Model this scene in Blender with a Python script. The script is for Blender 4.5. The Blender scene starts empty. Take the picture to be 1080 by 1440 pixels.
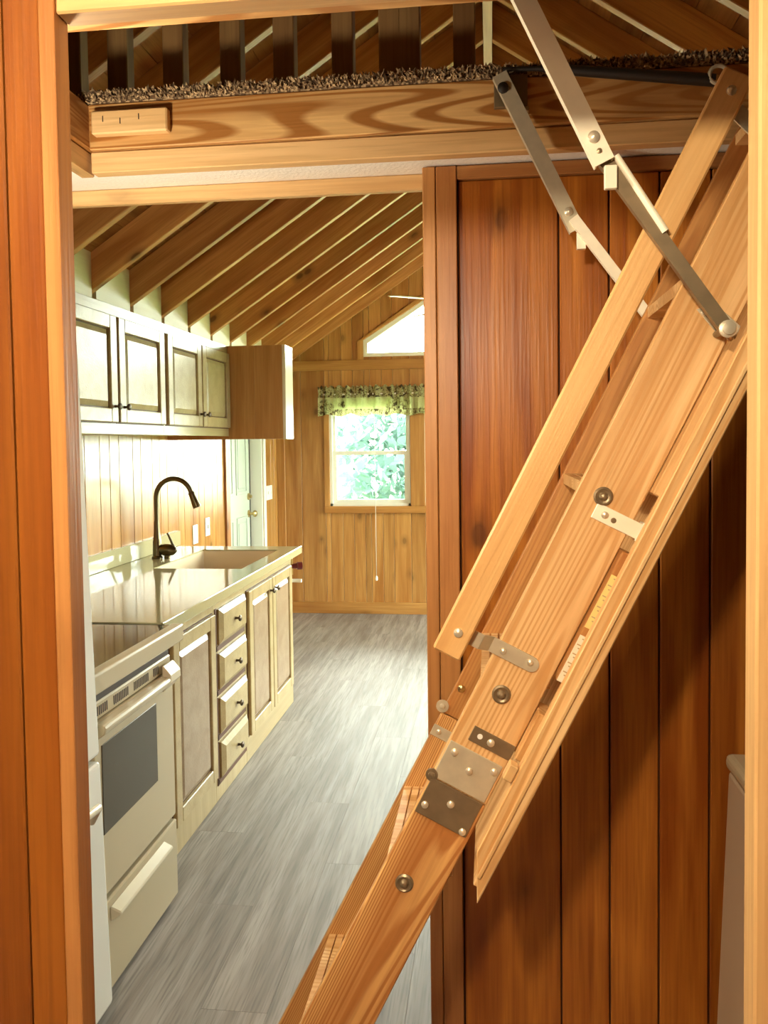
import bpy, bmesh, math, random
from mathutils import Vector, Matrix, noise
random.seed(7)
V = Vector
COL = bpy.context.scene.collection
SC = bpy.context.scene

# ------------------------------------------------------------------ camera
cam = bpy.data.cameras.new('camera'); camo = bpy.data.objects.new('camera', cam); COL.objects.link(camo)
cam.sensor_fit = 'VERTICAL'; cam.sensor_height = 36.0; cam.sensor_width = 27.0
cam.lens = 1117.0 / 1440.0 * 36.0
cam.shift_x = -23.0 / 1440.0; cam.shift_y = -54.0 / 1440.0
cam.clip_start = 0.02
yv = V((127, 46, -1117)).normalized()
zr = V((-337, 28034, 1117)).normalized()
zv = (zr - yv * zr.dot(yv)).normalized()
xv = yv.cross(zv)
camo.matrix_world = Matrix(((xv.x, xv.y, xv.z, 0), (yv.x, yv.y, yv.z, 0), (zv.x, zv.y, zv.z, 1.5), (0, 0, 0, 1)))
SC.camera = camo

# ------------------------------------------------------------------ world, light, exposure
w = bpy.data.worlds.new('sky'); SC.world = w; w.use_nodes = True
bg = w.node_tree.nodes['Background']; bg.inputs[0].default_value = (0.94, 1.0, 0.92, 1); bg.inputs[1].default_value = 46.0
SC.view_settings.view_transform = 'Standard'; SC.view_settings.look = 'None'
SC.view_settings.exposure = 0.0; SC.view_settings.gamma = 1.0; SC.view_settings.use_curve_mapping = False
LAMP_ROOM = dict(loc=(-0.25, -0.05, 1.93), energy=76.0, color=(1.0, 0.84, 0.60))
FAN_FILL = dict(energy=30.0, color=(1.0, 0.85, 0.60))  # unseen lamp added below the fan to warm the kitchen light
LAMP_PASS = dict(loc=(-0.80, 1.13, 1.74), energy=30.0, color=(1.0, 0.88, 0.68))

# ------------------------------------------------------------------ shared dimensions (metres)
XL, XR, YB, YE = -1.87, 1.87, -1.3, 6.85
ZS = 2.105                      # underside of the loft
Z0, SL = 2.12, 0.667            # rafter underside at the wall, roof pitch 8/12
YBEAM, YPART, YHEAD = 1.68, 1.76, 1.81
YD = 0.80                       # doorway next to the viewer
def roof(x): return Z0 + SL * (1.87 - abs(x))

# ------------------------------------------------------------------ helpers
WM = {}
def link(o, parent, mw):
    COL.objects.link(o)
    o.matrix_basis = mw
    if parent is not None:
        o.parent = parent; o.matrix_parent_inverse = WM[parent.name].inverted()
    WM[o.name] = mw.copy()
    return o
def thing(name, loc, label, cat, group=None, kind=None):
    o = bpy.data.objects.new(name, None); o.empty_display_size = 0.05
    link(o, None, Matrix.Translation(V(loc)))
    if kind: o['kind'] = kind
    else: tag(o, label, cat, group)
    return o
def tag(o, label=None, cat=None, group=None, kind=None):
    if label: o['label'] = label
    if cat: o['category'] = cat
    if group: o['group'] = group
    if kind: o['kind'] = kind
    return o
def struct(name, loc=(0, 0, 0)): return thing(name, loc, None, None, kind='structure')
def finish(bm, name, mat, parent, mw=None, smooth=False):
    bmesh.ops.recalc_face_normals(bm, faces=bm.faces)
    if smooth:
        for e_ in bm.edges:
            if len(e_.link_faces) == 2 and e_.calc_face_angle(0) > 0.7: e_.smooth = False
    me = bpy.data.meshes.new(name); bm.to_mesh(me); bm.free()
    if smooth:
        for p in me.polygons: p.use_smooth = len(p.vertices) <= 4
    me.materials.append(mat)
    o = bpy.data.objects.new(name, me)
    return link(o, parent, mw if mw is not None else Matrix.Identity(4))
def frame(origin, ax, ay):
    ax = V(ax).normalized(); az = ax.cross(V(ay)).normalized(); ay = az.cross(ax)
    m = Matrix.Identity(4)
    for i, a in enumerate((ax, ay, az)):
        for r in range(3): m[r][i] = a[r]
    m.translation = V(origin)
    return m
def bevel(bm, w, seg=1):
    if w > 0: bmesh.ops.bevel(bm, geom=list(bm.edges), offset=w, segments=seg, affect='EDGES', profile=0.5, clamp_overlap=True)
def add_box(bm, lo, hi):
    vs = [bm.verts.new((x, y, z)) for x in (lo[0], hi[0]) for y in (lo[1], hi[1]) for z in (lo[2], hi[2])]
    for f in ((0, 1, 3, 2), (4, 6, 7, 5), (0, 4, 5, 1), (2, 3, 7, 6), (0, 2, 6, 4), (1, 5, 7, 3)):
        bm.faces.new([vs[i] for i in f])
def add_poly_prism(bm, pts, d):
    a = [bm.verts.new(p) for p in pts]; b = [bm.verts.new(V(p) + V(d)) for p in pts]
    n = len(pts)
    bm.faces.new(a); bm.faces.new(list(reversed(b)))
    for i in range(n): bm.faces.new((a[i], b[i], b[(i + 1) % n], a[(i + 1) % n]))
def prism(name, pts, d, mat, parent=None, grain=None, bev=0.0, smooth=False):
    """polygon (world points) pushed along d; the local X axis follows the grain"""
    pts = [V(p) for p in pts]; d = V(d)
    c = sum(pts, V()) / len(pts) + d * 0.5
    if grain is None: grain = max(((pts[i] - pts[i - 1]) for i in range(len(pts))), key=lambda e: e.length)
    grain = V(grain).normalized()
    dn = d.normalized()
    if abs(grain.dot(dn)) > 0.9: grain = dn; az = (pts[1] - pts[0]).normalized()
    else: grain = (grain - dn * grain.dot(dn)).normalized(); az = dn
    az = (az - grain * az.dot(grain)).normalized()
    ay = az.cross(grain)
    m = Matrix.Identity(4)
    for i, a in enumerate((grain, ay, az)):
        for r in range(3): m[r][i] = a[r]
    m.translation = c; mi = m.inverted()
    bm = bmesh.new(); add_poly_prism(bm, [mi @ p for p in pts], mi.to_3x3() @ d)
    bevel(bm, bev)
    return finish(bm, name, mat, parent, m, smooth)
def box(name, lo, hi, mat, parent=None, bev=0.0, grain=None, seg=1):
    lo = V(lo); hi = V(hi); c = (lo + hi) / 2; h = (hi - lo) / 2
    if grain is None: grain = max(range(3), key=lambda i: h[i])
    order = [grain, (grain + 1) % 3, (grain + 2) % 3]
    m = Matrix.Identity(4)
    for i, a in enumerate(order):
        for r in range(3): m[r][i] = 1.0 if r == a else 0.0
    m.translation = c
    bm = bmesh.new(); hh = [h[a] for a in order]
    add_box(bm, [-q for q in hh], hh)
    bevel(bm, bev, seg)
    return finish(bm, name, mat, parent, m, smooth=False)
def lathe(name, prof, origin, axis, mat, parent=None, n=20):
    ax = V(axis).normalized(); t = V((1, 0, 0)) if abs(ax.x) < 0.9 else V((0, 1, 0))
    m = frame(origin, t - ax * t.dot(ax), ax.cross(t))
    bm = bmesh.new(); rings = []
    for r, z in prof:
        rings.append([bm.verts.new((max(r, 1e-5) * math.cos(2 * math.pi * i / n), max(r, 1e-5) * math.sin(2 * math.pi * i / n), z)) for i in range(n)])
    for a, b in zip(rings, rings[1:]):
        for i in range(n): bm.faces.new((a[i], a[(i + 1) % n], b[(i + 1) % n], b[i]))
    bm.faces.new(list(reversed(rings[0]))); bm.faces.new(rings[-1])
    return finish(bm, name, mat, parent, m, smooth=True)
def tube_into(bm, pts, rad, n=12):
    pts = [V(p) for p in pts]; rings = []
    prev = None
    for i, p in enumerate(pts):
        tdir = (pts[min(i + 1, len(pts) - 1)] - pts[max(i - 1, 0)]).normalized()
        ref = prev if prev is not None else (V((0, 0, 1)) if abs(tdir.z) < 0.9 else V((1, 0, 0)))
        nx = (ref - tdir * ref.dot(tdir)).normalized(); ny = tdir.cross(nx); prev = nx
        r = rad[i] if isinstance(rad, (list, tuple)) else rad
        rings.append([bm.verts.new(p + nx * r * math.cos(2 * math.pi * k / n) + ny * r * math.sin(2 * math.pi * k / n)) for k in range(n)])
    for a, b in zip(rings, rings[1:]):
        for i in range(n): bm.faces.new((a[i], a[(i + 1) % n], b[(i + 1) % n], b[i]))
    bm.faces.new(list(reversed(rings[0]))); bm.faces.new(rings[-1])
def tube(name, pts, rad, mat, parent=None, n=12):
    c = V(pts[0]); bm = bmesh.new(); tube_into(bm, [V(p) - c for p in pts], rad, n)
    return finish(bm, name, mat, parent, Matrix.Translation(c), smooth=True)
def quads(breaks, lo, hi, openings):
    """vertical strips between the breaks, minus openings (x0, x1, bottom(x), top(x))"""
    out = []
    for a, b in zip(breaks, breaks[1:]):
        cur = (lo(a), lo(b)); m = (a + b) / 2
        for x0, x1, zb, zt in sorted([o for o in openings if o[0] - 1e-6 <= a and b <= o[1] + 1e-6], key=lambda o: o[2](m)):
            out.append((a, b, cur[0], cur[1], zb(a), zb(b))); cur = (zt(a), zt(b))
        out.append((a, b, cur[0], cur[1], hi(a), hi(b)))
    return [q for q in out if max(q[4] - q[2], q[5] - q[3]) > 0.01]

# ------------------------------------------------------------------ materials
def newmat(name):
    m = bpy.data.materials.new(name); m.use_nodes = True; nt = m.node_tree
    return m, nt, nt.nodes['Principled BSDF']
def N(nt, t, **k):
    n = nt.nodes.new(t)
    for a, b in k.items(): setattr(n, a, b)
    return n
def mathn(nt, op, a, b=None):
    n = N(nt, 'ShaderNodeMath', operation=op)
    for i, v in enumerate((a, b)):
        if v is None: continue
        if isinstance(v, (int, float)): n.inputs[i].default_value = v
        else: nt.links.new(v, n.inputs[i])
    return n.outputs[0]
def mixc(nt, f, a, b, mode='MIX'):
    n = N(nt, 'ShaderNodeMix', data_type='RGBA', blend_type=mode)
    for i, v in ((0, f), (6, a), (7, b)):
        if isinstance(v, (int, float)): n.inputs[i].default_value = v
        elif isinstance(v, tuple): n.inputs[i].default_value = (*v, 1)
        else: nt.links.new(v, n.inputs[i])
    return n.outputs[2]
def ramp(nt, v, stops):
    n = N(nt, 'ShaderNodeValToRGB'); nt.links.new(v, n.inputs[0]); r = n.color_ramp
    while len(r.elements) < len(stops): r.elements.new(0.5)
    for e, (p, c) in zip(r.elements, stops): e.position = p; e.color = (c, c, c, 1) if isinstance(c, (int, float)) else (*c, 1)
    return n.outputs[0]
def wood(name, light, dark, rough=0.5, vary=0.22, knots=0.5, ring=0.0, fine=0.35, spec=0.4, gs=1.0, coat=0.0, rmul=420.0):
    m, nt, b = newmat(name); L = nt.links
    tc = N(nt, 'ShaderNodeTexCoord'); oi = N(nt, 'ShaderNodeObjectInfo')
    off = N(nt, 'ShaderNodeVectorMath', operation='SCALE'); off.inputs[0].default_value = (37.0, 19.0, 53.0); L.new(oi.outputs['Random'], off.inputs['Scale'])
    add = N(nt, 'ShaderNodeVectorMath', operation='ADD'); L.new(tc.outputs['Object'], add.inputs[0]); L.new(off.outputs[0], add.inputs[1])
    def noi(sc, detail=3, scale=1.0, dist=0.0):
        mp = N(nt, 'ShaderNodeMapping'); mp.inputs['Scale'].default_value = sc; L.new(add.outputs[0], mp.inputs[0])
        n = N(nt, 'ShaderNodeTexNoise'); n.inputs['Scale'].default_value = scale; n.inputs['Detail'].default_value = detail; n.inputs['Distortion'].default_value = dist
        L.new(mp.outputs[0], n.inputs['Vector']); return n.outputs['Fac']
    broad = ramp(nt, noi((1.1 * gs, 14 * gs, 14 * gs), 3, 1.0, 0.6), [(0.35, 0.0), (0.68, 1.0)])
    col = mixc(nt, broad, light, dark)
    if ring > 0:                                   # growth rings of a flat-sawn board
        rn = noi((0.22 * gs, 5.0 * gs, 5.0 * gs), 1.0, 1.0, 0.15)
        s = mathn(nt, 'SINE', mathn(nt, 'MULTIPLY', rn, rmul)); s = mathn(nt, 'ADD', mathn(nt, 'MULTIPLY', s, 0.5), 0.5)
        s = ramp(nt, s, [(0.45, 0.0), (0.85, 1.0)])
        col = mixc(nt, mathn(nt, 'MULTIPLY', s, ring), col, dark)
    fn = ramp(nt, noi((5 * gs, 150 * gs, 150 * gs), 2), [(0.42, 0.0), (0.7, 1.0)])
    col = mixc(nt, mathn(nt, 'MULTIPLY', fn, fine), col, tuple(c * 0.72 for c in dark))
    if knots > 0:
        mp = N(nt, 'ShaderNodeMapping'); mp.inputs['Scale'].default_value = (5.0, 9.0, 9.0); L.new(add.outputs[0], mp.inputs[0])
        vo = N(nt, 'ShaderNodeTexVoronoi'); vo.inputs['Scale'].default_value = 0.8; L.new(mp.outputs[0], vo.inputs['Vector'])
        k = ramp(nt, vo.outputs['Distance'], [(0.09, 1.0), (0.14, 0.5), (0.30, 0.0)])
        k = mathn(nt, 'MULTIPLY', k, ramp(nt, noi((1.7, 3.1, 3.1), 1), [(0.5, 0.0), (0.56, 1.0)]))
        col = mixc(nt, mathn(nt, 'MULTIPLY', k, knots), col, tuple(c * 0.22 for c in dark))
    hv = N(nt, 'ShaderNodeHueSaturation'); L.new(col, hv.inputs['Color'])
    L.new(mathn(nt, 'ADD', mathn(nt, 'MULTIPLY', oi.outputs['Random'], vary), 1.0 - vary / 2), hv.inputs['Value'])
    L.new(hv.outputs[0], b.inputs['Base Color'])
    b.inputs['Roughness'].default_value = rough; b.inputs['Specular IOR Level'].default_value = spec
    if coat: b.inputs['Coat Weight'].default_value = coat; b.inputs['Coat Roughness'].default_value = 0.12
    bp = N(nt, 'ShaderNodeBump'); bp.inputs['Strength'].default_value = 0.12; bp.inputs['Distance'].default_value = 0.002; L.new(fn, bp.inputs['Height']); L.new(bp.outputs[0], b.inputs['Normal'])
    return m
def plain(name, color, rough=0.5, metal=0.0, spec=0.5, mott=0.0, scale=30.0, bump=0.0, coat=0.0):
    m, nt, b = newmat(name)
    b.inputs['Base Color'].default_value = (*color, 1); b.inputs['Roughness'].default_value = rough
    b.inputs['Metallic'].default_value = metal; b.inputs['Specular IOR Level'].default_value = spec
    if coat: b.inputs['Coat Weight'].default_value = coat; b.inputs['Coat Roughness'].default_value = 0.05
    tc = N(nt, 'ShaderNodeTexCoord'); n = N(nt, 'ShaderNodeTexNoise'); n.inputs['Scale'].default_value = scale; n.inputs['Detail'].default_value = 4
    nt.links.new(tc.outputs['Object'], n.inputs['Vector'])
    if mott: nt.links.new(mixc(nt, mathn(nt, 'MULTIPLY', ramp(nt, n.outputs['Fac'], [(0.35, 0.0), (0.7, 1.0)]), mott), color, tuple(c * 0.45 for c in color)), b.inputs['Base Color'])
    if bump:
        bp = N(nt, 'ShaderNodeBump'); bp.inputs['Strength'].default_value = bump; bp.inputs['Distance'].default_value = 0.004
        nt.links.new(n.outputs['Fac'], bp.inputs['Height']); nt.links.new(bp.outputs[0], b.inputs['Normal'])
    return m

M = {}
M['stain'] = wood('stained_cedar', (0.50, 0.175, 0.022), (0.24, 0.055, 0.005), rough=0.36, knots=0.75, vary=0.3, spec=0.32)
M['stain_dim'] = wood('dimmed_stained_cedar', (0.25, 0.078, 0.009), (0.15, 0.034, 0.004), rough=0.36, knots=0.6, vary=0.25, spec=0.4)  # doorway wall boards: weaker light on them put into a darker colour
M['stain_trim'] = wood('stained_trim', (0.44, 0.20, 0.06), (0.30, 0.11, 0.028), rough=0.4, knots=0.7, vary=0.2)
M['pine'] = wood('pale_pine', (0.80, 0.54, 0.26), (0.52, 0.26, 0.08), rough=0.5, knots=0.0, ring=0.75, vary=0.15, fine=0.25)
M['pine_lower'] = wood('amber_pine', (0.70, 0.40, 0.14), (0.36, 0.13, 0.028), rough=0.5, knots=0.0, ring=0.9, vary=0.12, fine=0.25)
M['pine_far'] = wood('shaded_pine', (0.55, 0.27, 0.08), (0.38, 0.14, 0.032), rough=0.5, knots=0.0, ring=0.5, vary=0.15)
M['rail_pine'] = wood('handrail_pine', (0.76, 0.46, 0.18), (0.58, 0.29, 0.09), rough=0.45, knots=0.15, ring=0.2, vary=0.1, fine=0.15)
M['beam'] = wood('beam_pine', (0.72, 0.44, 0.17), (0.33, 0.13, 0.026), rough=0.5, knots=0.5, ring=1.0, vary=0.1, fine=0.2, gs=1.0, rmul=430.0)
M['trim_pine'] = wood('trim_pine', (0.74, 0.48, 0.22), (0.58, 0.33, 0.12), rough=0.5, knots=0.5, vary=0.12)
M['jamb_pine'] = wood('jamb_pine', (0.60, 0.37, 0.155), (0.46, 0.25, 0.09), rough=0.5, knots=0.6, vary=0.1)
M['wall'] = wood('varnished_wall_pine', (0.50, 0.255, 0.075), (0.34, 0.14, 0.030), rough=0.26, knots=0.6, vary=0.2, spec=0.38)
M['end_wall'] = wood('end_wall_pine', (0.50, 0.25, 0.070), (0.33, 0.13, 0.026), rough=0.42, knots=0.6, vary=0.25)
M['rafter'] = wood('rafter_pine', (0.60, 0.30, 0.095), (0.38, 0.145, 0.034), rough=0.5, knots=0.8, vary=0.25)
M['deck'] = wood('roof_deck_pine', (0.42, 0.19, 0.052), (0.26, 0.095, 0.022), rough=0.55, knots=0.6, vary=0.35)
M['cab'] = wood('pale_cabinet_wood', (0.46, 0.345, 0.18), (0.38, 0.27, 0.13), rough=0.30, knots=0.0, vary=0.06, fine=0.25)
M['cab_panel_dim'] = wood('dimmed_cabinet_panel', (0.36, 0.255, 0.165), (0.29, 0.19, 0.115), rough=0.28, knots=0.0, vary=0.06, fine=0.3)  # lower door panels: dimmer light there put into the base colour
M['cab_edge'] = wood('cabinet_end_panel', (0.50, 0.25, 0.075), (0.40, 0.175, 0.042), rough=0.45, knots=0.0, vary=0.05, fine=0.3)
M['cab_dark'] = plain('cabinet_shadow_gap', (0.10, 0.035, 0.015), 0.6)
M['stud'] = wood('loft_stud_pine', (0.30, 0.17, 0.06), (0.20, 0.095, 0.03), rough=0.6, knots=0.4, vary=0.2)
M['dark_void'] = plain('dark_backing', (0.035, 0.012, 0.006), 0.9)
M['white_paint'] = plain('white_ceiling_paint', (0.92, 0.87, 0.78), 0.8, bump=0.5, scale=120)
M['frieze'] = wood('pale_frieze_board', (0.66, 0.56, 0.38), (0.60, 0.48, 0.30), rough=0.5, knots=0.0, vary=0.05, fine=0.15)
M['vinyl'] = plain('cream_window_vinyl', (0.78, 0.77, 0.68), 0.35)
M['door_paint'] = plain('pale_door_paint', (0.50, 0.54, 0.46), 0.35)
M['counter'] = plain('cream_laminate', (0.44, 0.385, 0.22), 0.055, mott=0.12, scale=160, spec=0.5)
M['sink'] = plain('beige_acrylic', (0.74, 0.60, 0.42), 0.3)
M['cream'] = plain('cream_enamel', (0.52, 0.42, 0.27), 0.25, spec=0.5)
M['cream_light'] = plain('white_enamel', (0.70, 0.61, 0.45), 0.22, spec=0.5)
M['fridge'] = plain('white_fridge_enamel', (0.82, 0.79, 0.72), 0.09, spec=0.6)
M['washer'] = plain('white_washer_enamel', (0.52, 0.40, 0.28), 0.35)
M['black_glass'] = plain('black_cooktop_glass', (0.02, 0.02, 0.016), 0.06, spec=0.7)
M['oven_glass'] = plain('smoked_oven_glass', (0.085, 0.068, 0.045), 0.22, spec=0.25)
M['dark_slot'] = plain('dark_slot', (0.05, 0.025, 0.015), 0.6)
M['bronze'] = plain('bronze_metal', (0.13, 0.10, 0.055), 0.28, metal=1.0)
M['knob'] = plain('dark_knob_metal', (0.10, 0.07, 0.05), 0.35, metal=0.8)
M['galv'] = plain('galvanised_steel', (0.58, 0.51, 0.36), 0.42, metal=0.35, mott=0.25, scale=40)
M['galv_light'] = plain('bright_zinc', (0.90, 0.83, 0.64), 0.4, metal=0.0, mott=0.12, scale=30)
M['galv_dark'] = plain('dull_steel', (0.27, 0.20, 0.115), 0.38, metal=0.6, mott=0.35, scale=35)
M['rivet'] = plain('nickel_rivet', (0.72, 0.64, 0.48), 0.3, metal=0.55)
M['brass'] = plain('brass_hardware', (0.62, 0.47, 0.22), 0.3, metal=1.0)
M['black'] = plain('black_metal', (0.012, 0.009, 0.007), 0.45)
M['plastic'] = plain('white_plastic', (0.80, 0.78, 0.70), 0.4)
M['red_brown'] = plain('dark_red_plastic', (0.12, 0.012, 0.010), 0.35)
M['label_y'] = plain('yellow_label', (0.78, 0.62, 0.22), 0.6)
M['label_w'] = plain('white_label', (0.80, 0.72, 0.55), 0.6)
M['label_ink'] = plain('label_ink', (0.45, 0.33, 0.16), 0.7)
M['bark'] = plain('tree_bark', (0.20, 0.13, 0.08), 0.9, mott=0.4, scale=8)
M['fan_white'] = plain('fan_blade_finish', (0.62, 0.52, 0.30), 0.45)

def floor_mat():
    m, nt, b = newmat('grey_vinyl_plank'); L = nt.links
    tc = N(nt, 'ShaderNodeTexCoord'); oi = N(nt, 'ShaderNodeObjectInfo')
    off = N(nt, 'ShaderNodeVectorMath', operation='SCALE'); off.inputs[0].default_value = (31.0, 17.0, 0.0); L.new(oi.outputs['Random'], off.inputs['Scale'])
    add = N(nt, 'ShaderNodeVectorMath', operation='ADD'); L.new(tc.outputs['Object'], add.inputs[0]); L.new(off.outputs[0], add.inputs[1])
    def noi(sc, d):
        mp = N(nt, 'ShaderNodeMapping'); mp.inputs['Scale'].default_value = sc; L.new(add.outputs[0], mp.inputs[0])
        n = N(nt, 'ShaderNodeTexNoise'); n.inputs['Scale'].default_value = 1.0; n.inputs['Detail'].default_value = d; L.new(mp.outputs[0], n.inputs['Vector']); return n.outputs['Fac']
    c = mixc(nt, ramp(nt, noi((1.6, 24, 24), 4), [(0.36, 0.0), (0.66, 1.0)]), (0.33, 0.285, 0.255), (0.19, 0.152, 0.128))
    c = mixc(nt, mathn(nt, 'MULTIPLY', ramp(nt, noi((7, 160, 160), 2), [(0.45, 0.0), (0.7, 1.0)]), 0.55), c, (0.095, 0.078, 0.068))
    hv = N(nt, 'ShaderNodeHueSaturation'); L.new(c, hv.inputs['Color']); L.new(mathn(nt, 'ADD', mathn(nt, 'MULTIPLY', oi.outputs['Random'], 0.14), 0.93), hv.inputs['Value'])
    L.new(hv.outputs[0], b.inputs['Base Color']); b.inputs['Roughness'].default_value = 0.56; b.inputs['Specular IOR Level'].default_value = 0.6
    return m
M['vinyl_floor'] = floor_mat()
def glass_mat():
    m, nt, b = newmat('window_glass'); nt.nodes.remove(b); L = nt.links
    out = nt.nodes['Material Output']; t = N(nt, 'ShaderNodeBsdfTransparent'); t.inputs[0].default_value = (0.93, 0.97, 0.95, 1)
    g = N(nt, 'ShaderNodeBsdfGlossy'); g.inputs['Roughness'].default_value = 0.02
    fr = N(nt, 'ShaderNodeFresnel'); fr.inputs[0].default_value = 1.45; mx = N(nt, 'ShaderNodeMixShader')
    L.new(fr.outputs[0], mx.inputs[0]); L.new(t.outputs[0], mx.inputs[1]); L.new(g.outputs[0], mx.inputs[2]); L.new(mx.outputs[0], out.inputs[0])
    return m
M['glass'] = glass_mat()
def camo_mat():
    m, nt, b = newmat('camouflage_fabric'); L = nt.links
    tc = N(nt, 'ShaderNodeTexCoord'); n = N(nt, 'ShaderNodeTexNoise'); n.inputs['Scale'].default_value = 26; n.inputs['Detail'].default_value = 5
    L.new(tc.outputs['Object'], n.inputs['Vector'])
    c = N(nt, 'ShaderNodeValToRGB'); L.new(n.outputs['Fac'], c.inputs[0]); r = c.color_ramp; r.interpolation = 'CONSTANT'
    for _ in range(3): r.elements.new(0.5)
    for e, (p, q) in zip(r.elements, [(0.0, (0.08, 0.055, 0.025)), (0.42, (0.30, 0.26, 0.11)), (0.48, (0.46, 0.44, 0.22)), (0.56, (0.20, 0.17, 0.07)), (0.62, (0.48, 0.42, 0.22))]): e.position = p; e.color = (*q, 1)
    n2 = N(nt, 'ShaderNodeTexNoise'); n2.inputs['Scale'].default_value = 7; L.new(tc.outputs['Object'], n2.inputs['Vector'])
    sp = N(nt, 'ShaderNodeSeparateXYZ'); L.new(tc.outputs['Object'], sp.inputs[0])
    z = mathn(nt, 'ADD', sp.outputs[2], mathn(nt, 'MULTIPLY', mathn(nt, 'SUBTRACT', n2.outputs['Fac'], 0.5), 0.05))
    midz = mathn(nt, 'MULTIPLY', mathn(nt, 'GREATER_THAN', sp.outputs[2], 1.788), mathn(nt, 'LESS_THAN', z, 1.888))
    xm = ramp(nt, n2.outputs['Fac'], [(0.40, 0.0), (0.46, 1.0)])
    col = mixc(nt, mathn(nt, 'MULTIPLY', mathn(nt, 'MULTIPLY', midz, xm), 0.85), c.outputs[0], (0.60, 0.60, 0.30))  # pale middle patches: window light through the cloth put into its colour
    L.new(col, b.inputs['Base Color']); b.inputs['Roughness'].default_value = 0.9
    tr = N(nt, 'ShaderNodeBsdfTranslucent'); L.new(col, tr.inputs[0]); mx = N(nt, 'ShaderNodeMixShader'); mx.inputs[0].default_value = 0.5
    L.new(b.outputs[0], mx.inputs[1]); L.new(tr.outputs[0], mx.inputs[2]); L.new(mx.outputs[0], nt.nodes['Material Output'].inputs[0])
    return m
M['camo'] = camo_mat()
def carpet_mat():
    m, nt, b = newmat('speckled_carpet'); L = nt.links
    tc = N(nt, 'ShaderNodeTexCoord'); n = N(nt, 'ShaderNodeTexWhiteNoise'); n.noise_dimensions = '3D'
    sn = N(nt, 'ShaderNodeVectorMath', operation='SNAP'); sn.inputs[1].default_value = (0.005, 0.005, 0.005); L.new(tc.outputs['Object'], sn.inputs[0]); L.new(sn.outputs[0], n.inputs['Vector'])
    L.new(mixc(nt, ramp(nt, n.outputs['Value'], [(0.3, 0.0), (0.95, 1.0)]), (0.10, 0.055, 0.025), (0.55, 0.38, 0.20)), b.inputs['Base Color']); b.inputs['Roughness'].default_value = 1.0
    return m
M['carpet'] = carpet_mat()
def leaf_mat(name, c):
    m, nt, b = newmat(name); b.inputs['Base Color'].default_value = (*c, 1); b.inputs['Roughness'].default_value = 0.6
    tr = N(nt, 'ShaderNodeBsdfTranslucent'); tr.inputs[0].default_value = (*c, 1); mx = N(nt, 'ShaderNodeMixShader'); mx.inputs[0].default_value = 0.4
    nt.links.new(b.outputs[0], mx.inputs[1]); nt.links.new(tr.outputs[0], mx.inputs[2]); nt.links.new(mx.outputs[0], nt.nodes['Material Output'].inputs[0])
    return m
M['leaf'] = leaf_mat('pale_green_leaves', (0.072, 0.125, 0.108)); M['leaf2'] = leaf_mat('yellow_green_leaves', (0.08, 0.13, 0.09))
M['grass'] = plain('grass', (0.16, 0.26, 0.09), 0.9, mott=0.5, scale=3)

# ------------------------------------------------------------------ the setting
K = lambda c: (lambda x: c)
# floor of grey vinyl planks
fl = struct('floor')
box('subfloor', (XL - .12, YB - .12, -0.12), (XR + .12, YE + .12, -0.006), M['dark_void'], fl)
PW, PL = 0.182, 1.22
plank_mesh = {}
nx = int(math.ceil((XR - XL) / PW))
for i in range(nx):
    x0 = XL + i * PW; x1 = min(x0 + PW, XR)
    y = YB - (i * 0.47) % PL
    while y < YE:
        a, b2 = max(y, YB), min(y + PL, YE)
        if b2 - a > 0.02: box('floor_plank', (x0 + .0003, a + .0003, -0.006), (x1 - .0003, b2 - .0003, 0.0), M['vinyl_floor'], fl, bev=0.0003, grain=1)
        y += PL

def wall_side(name, x, sgn, openings, board_breaks, mat, y_boards):
    """side wall: x is the inner face of the boards, sgn points into the room"""
    s = struct(name)
    br = sorted({YB, YE, *[o[0] for o in openings], *[o[1] for o in openings]})
    bm = bmesh.new()
    for a, b, l0, l1, h0, h1 in quads(br, K(0), K(Z0 + 0.10), openings):
        xa = x - sgn * 0.012
        add_poly_prism(bm, [(xa, a, l0), (xa, b, l1), (xa, b, h1), (xa, a, h0)], (-sgn * 0.12, 0, 0))
    finish(bm, 'wall_backing', M['dark_void'] if False else M['frieze'], s)
    for a, b, l0, l1, h0, h1 in quads(board_breaks, K(0), K(Z0), openings):
        prism('board', [(x, a + .0015, l0), (x, b - .0015, l1), (x, b - .0015, h1), (x, a + .0015, h0)], (-sgn * 0.012, 0, 0), mat, s, grain=(0, 0, 1), bev=0.002)
    return s
def mk_breaks(a, b, pat, must=()):
    out = [a]; i = 0
    while out[-1] < b - 0.02:
        nxt = out[-1] + pat[i % len(pat)]; i += 1
        for m in must:
            if out[-1] < m - 1e-6 and nxt > m - 0.035 and out[-1] < m: nxt = m; break
        out.append(min(nxt, b))
    out[-1] = b
    return out
DOOR = (5.50, 6.38, K(0.0), K(2.02))
wl = wall_side('wall_left', XL, 1, [DOOR], mk_breaks(1.95, YE, [0.10, 0.155, 0.095, 0.145, 0.10], (DOOR[0], DOOR[1])), M['wall'], None)
RW = [(3.55, 4.35, K(0.95), K(1.85)), (5.05, 6.45, K(0.03), K(2.02))]  # second opening: unseen glass door added to light the far floor
wr = wall_side('wall_right', XR, -1, RW, mk_breaks(1.95, YE, [0.15, 0.10], [q for o in RW for q in o[:2]]), M['wall'], None)
ce = struct('ceiling')
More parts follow.
